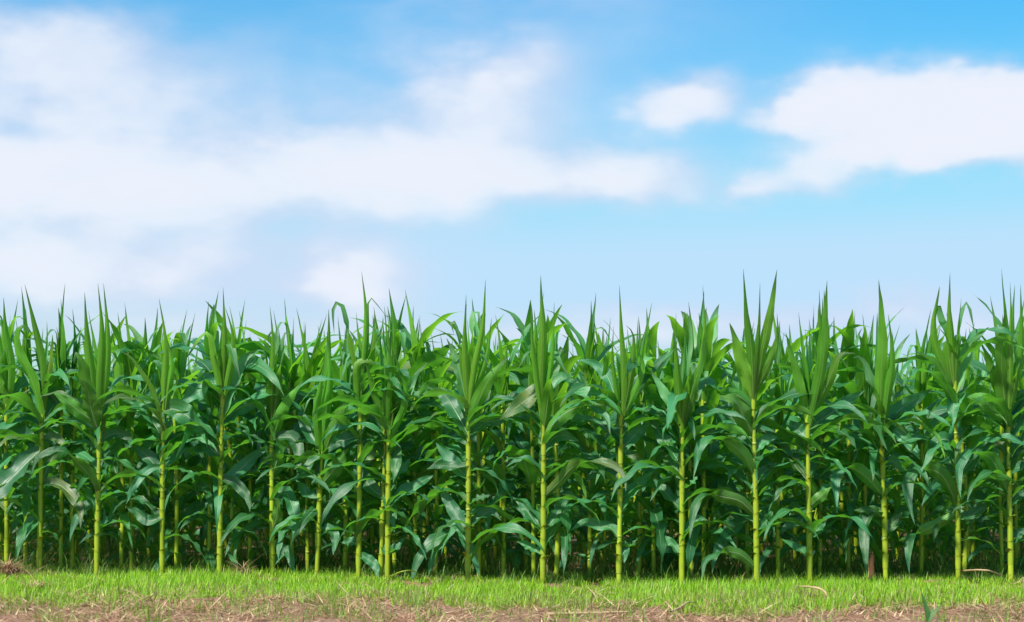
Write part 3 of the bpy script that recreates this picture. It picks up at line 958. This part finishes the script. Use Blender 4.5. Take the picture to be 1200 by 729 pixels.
for r in range(1, 13):
    if r == 1:
        xs = [(p - 600) / FPX for p in ROW1]
    else:
        half = 0.285
        n = int(2 * half * (12 + .40 * r) / random.uniform(.33, .37))
        xs = [-half + 2 * half * (i + .5 + random.uniform(-.32, .32)) / n for i in range(n)]
    for a in xs:
        Y = edge_y(a * 12) + .40 * r + (.06 if r == 1 else .12) * random.uniform(-1, 1)
        X = a * Y; px = 600 + a * FPX
        tip = px2z(random.uniform(372, 398), 12.6) if r == 1 else random.uniform(1.42, 1.66)
        if r <= 3:
            near = [s for s in SPIKES if abs(s[0] - px) < (9 if r == 1 else 7)]
            if near:
                s = min(near, key=lambda s: abs(s[0] - px)); SPIKES.remove(s); tip = min(1.9, px2z(s[1], Y))
                X = px2x(s[0] if r > 1 else (s[0] + px) / 2, Y)
        if r <= 6:
            lab, grp = row_label(r, X, Y), GROUP
        else:
            lab, grp = 'corn plant deep in the field, mostly hidden behind the nearer rows', 'corn plants deep in the field'
        pl = auto_plant(X, Y, tip, lab, grp, nodes=(r <= 2), light=(r > 6))
        if r <= 3: BACK.append((pl, X, Y, tip))

# remaining spear leaves seen against the sky belong to the nearest plant of the second to fourth rows
for (sx, sy) in SPIKES:
    pl, X, Y, tip = min(BACK, key=lambda b: abs(600 + b[1] * FPX / b[2] - sx) + 4 * random.random())
    zb = tip - .5; dx = px2x(sx, Y) - X; dz = px2z(sy, Y) - zb; L = math.hypot(dx, dz)
    if abs(dx) > .16: continue
    o = link('leaf', random.choice(LIB['spike']), pl, (0, 0, zb), (0, math.atan2(dx, dz), 0), (L, L * .8, L))

# ------------------------------------------------------------------ the field beyond: one mass
def mass(name, spots):
    Vs, Fs, Us, off = [], [], [], 0
    def add(me, mat):
        nonlocal off
        nv = len(me.vertices)
        co = np.empty(nv * 3, np.float32); me.vertices.foreach_get('co', co); co = co.reshape(-1, 3)
        lp = np.empty(len(me.loops), np.int32); me.loops.foreach_get('vertex_index', lp)
        uv = np.empty(len(me.loops) * 2, np.float32); me.uv_layers[0].data.foreach_get('uv', uv)
        vu = np.zeros((nv, 2), np.float32); vu[lp] = uv.reshape(-1, 2)
        sel = np.array([j * SEG + i for j in (0, 2, 4) for i in range(0, SEG, 2)]); m = (SEG + 1) // 2
        R = np.array(mat.to_3x3()); t = np.array(mat.translation)
        Fq = np.array([(j * m + i, (j + 1) * m + i, (j + 1) * m + i + 1, j * m + i + 1) for j in range(2) for i in range(m - 1)])
        if lp[1] == 1: Fq = Fq[:, ::-1]
        Vs.append(co[sel] @ R.T + t); Fs.append(Fq + off); Us.append(vu[sel]); off += len(sel)
    for (X, Y, tip) in spots:
        psi = random.uniform(0, 6.28); hs = tip - .55; z = .08; k = 0
        while z < hs:
            L = random.uniform(.5, .75)
            add(random.choice(LIB['arch'] if z > .5 else LIB['droop']),
                Matrix.Translation((X, Y, z)) @ Matrix.Rotation(psi + k * PI + random.uniform(-.5, .5), 4, 'Z') @ Matrix.Diagonal((L, L, L, 1)))
            z += .12; k += 1
        for q in range(2):
            L = random.uniform(.48, .6)
            add(random.choice(LIB['erect'] + LIB['over']), Matrix.Translation((X, Y, hs)) @ Matrix.Rotation(psi + q * PI, 4, 'Z') @ Matrix.Diagonal((L, L, L, 1)))
        L = tip - hs
        add(random.choice(LIB['spike']), Matrix.Translation((X, Y, hs)) @ Matrix.Rotation(psi, 4, 'Z') @ Matrix.Diagonal((L, L, L, 1)))
    o = link(name, mesh_from(name, np.concatenate(Vs), np.concatenate(Fs), M['mature'], np.concatenate(Us)))
    return tag(o, 'rest of the corn field running on behind and beside', 'corn', kind='stuff')
spots = []
for r in range(13, 32):
    Y = 12 + .42 * r
    for i in range(34):
        spots.append(((-.36 + .72 * (i + random.random()) / 34) * Y, Y + random.uniform(-.15, .15), random.uniform(1.4, 1.62)))
for r in range(0, 13):
    Y0 = 12.6 + .36 * r
    for sgn in (-1, 1):
        for i in range(5):
            X = sgn * (.29 * Y0 + .15 + .36 * i + random.uniform(-.1, .1))
            spots.append((X, max(Y0, edge_y(X) + .36 * r), random.uniform(1.45, 1.68)))
mass('corn_field', spots)

# ------------------------------------------------------------------ small single things on the strip
def ground_pt(px, py, z=0.0):
    Y = FPX * (H - z) / (py - YH)
    return np.array([px2x(px, Y), Y, z])

def bent_stem(name, pix, rad, label, cat, mat, zs=None):
    P = np.array([ground_pt(*p, z=(zs[i] if zs else .012)) for i, p in enumerate(pix)])
    o0 = P[0].copy(); P, L = catmull(P - o0, 18)
    r = rad * (1 - .55 * np.linspace(0, 1, 18)); r[6] *= 1.3; r[12] *= 1.25
    o = link(name, tube_mesh(name, P, r, mat, 7), None, tuple(o0))
    return tag(o, label, cat)
bent_stem('dry_stalk', [(640, 720), (690, 718.5), (738, 717), (742, 716.5)], .009, 'long pale dry corn stem lying flat on brown litter near the centre', 'dry stalk', M['dry_stem'])
bent_stem('dry_stalk', [(786, 717), (797, 712), (806, 706), (816, 706)], .007, 'short pale dry stem tilted up at the end of the long one', 'dry stalk', M['dry_stem'], [.01, .02, .035, .02])
bent_stem('dry_stalk', [(972, 703), (965, 692), (951, 688), (934, 687)], .007, 'thin curved dry stem lying across the green grass', 'dry stalk', M['dry_stem'], [.01, .05, .06, .045])
bent_stem('fallen_stalk', [(1128, 669), (1145, 668), (1160, 669), (1178, 676)], .006, 'brown bent stalk lying between the two right-hand front stalks', 'fallen stalk', M['dry_stem'], [.05, .09, .09, .01])
bent_stem('fallen_stalk', [(458, 676), (470, 670), (484, 669), (492, 676)], .005, 'low arched green stem beside the pair of close stalks', 'fallen stalk', M['stalk'], [.01, .06, .06, .01])

p = ground_pt(1021, 679)
P = np.array([(0, 0, -.02), (.004, 0, .04), (-.003, 0, .09), (.004, .003, .135), (.002, 0, .15)])
o = link('dead_stump', tube_mesh('dead_stump', P, [.021, .019, .022, .017, .006], M['stump'], 9), None, tuple(p))
tag(o, 'brown broken stump of a dead stalk by the seventeenth front stalk', 'stump')

def heap(px, py, rad, hgt, cnt, label):
    c = ground_pt(px, py); r = np.random.default_rng(int(px))
    d = np.abs(r.normal(0, .5, cnt)); a = r.uniform(0, 2 * PI, cnt)
    b = np.c_[np.cos(a) * d * rad, np.sin(a) * d * rad, hgt * np.exp(-(d ** 2) * 1.6) * r.uniform(0.1, 1, cnt) - .01]
    hue = r.random((cnt, 1)); tint = (1 - hue) * np.array([[.24, .11, .06]]) + hue * np.array([[.60, .42, .25]])
    o = blades('straw_heap', b, r.uniform(0, 2 * PI, cnt), r.normal(1.35, .3, cnt), r.gamma(4, .022, cnt) + .02, r.uniform(.003, .007, cnt), tint, M['straw'], .5, 3)
    o.location = tuple(c); tag(o, label, 'straw heap')
heap(10, 674, .14, .075, 700, 'small heap of reddish dry straw at the left frame edge')
heap(285, 676, .09, .07, 160, 'tangle of dry brown roots between the fifth and sixth front stalks')
heap(45, 690, .07, .03, 220, 'small flat patch of brown straw in the grass at left')

def sprout(px, py, hgt, width, leans, label, zb=0.0, name='weed_sprout'):
    c = ground_pt(px, py, 0)
    root = tag(link(name, None, None, tuple(c)), label, 'weed'); root.empty_display_size = .05
    for q, (ax, ay, L) in enumerate(leans):
        s = np.linspace(0, 1, SEG)
        P = np.stack([ax * s ** 1.6, ay * s ** 1.5, -.01 + hgt * L * s], 1)
        Nn = np.tile([[-.4 * np.sign(ax + 1e-4), -.8, .3]], (SEG, 1))
        me = ribbon('leaf', P, Nn, width, M['young'], 'spike', (.5, .3), .02, seed=int(px) + q); ensure_top(me, unit(Nn))
        link('leaf', me, root)
sprout(1087, 728, .165, .030, [(-.04, -.02, 1.0), (.03, .02, .45), (.075, 0, .55)], 'young green sprout standing up on the bare strip at right')
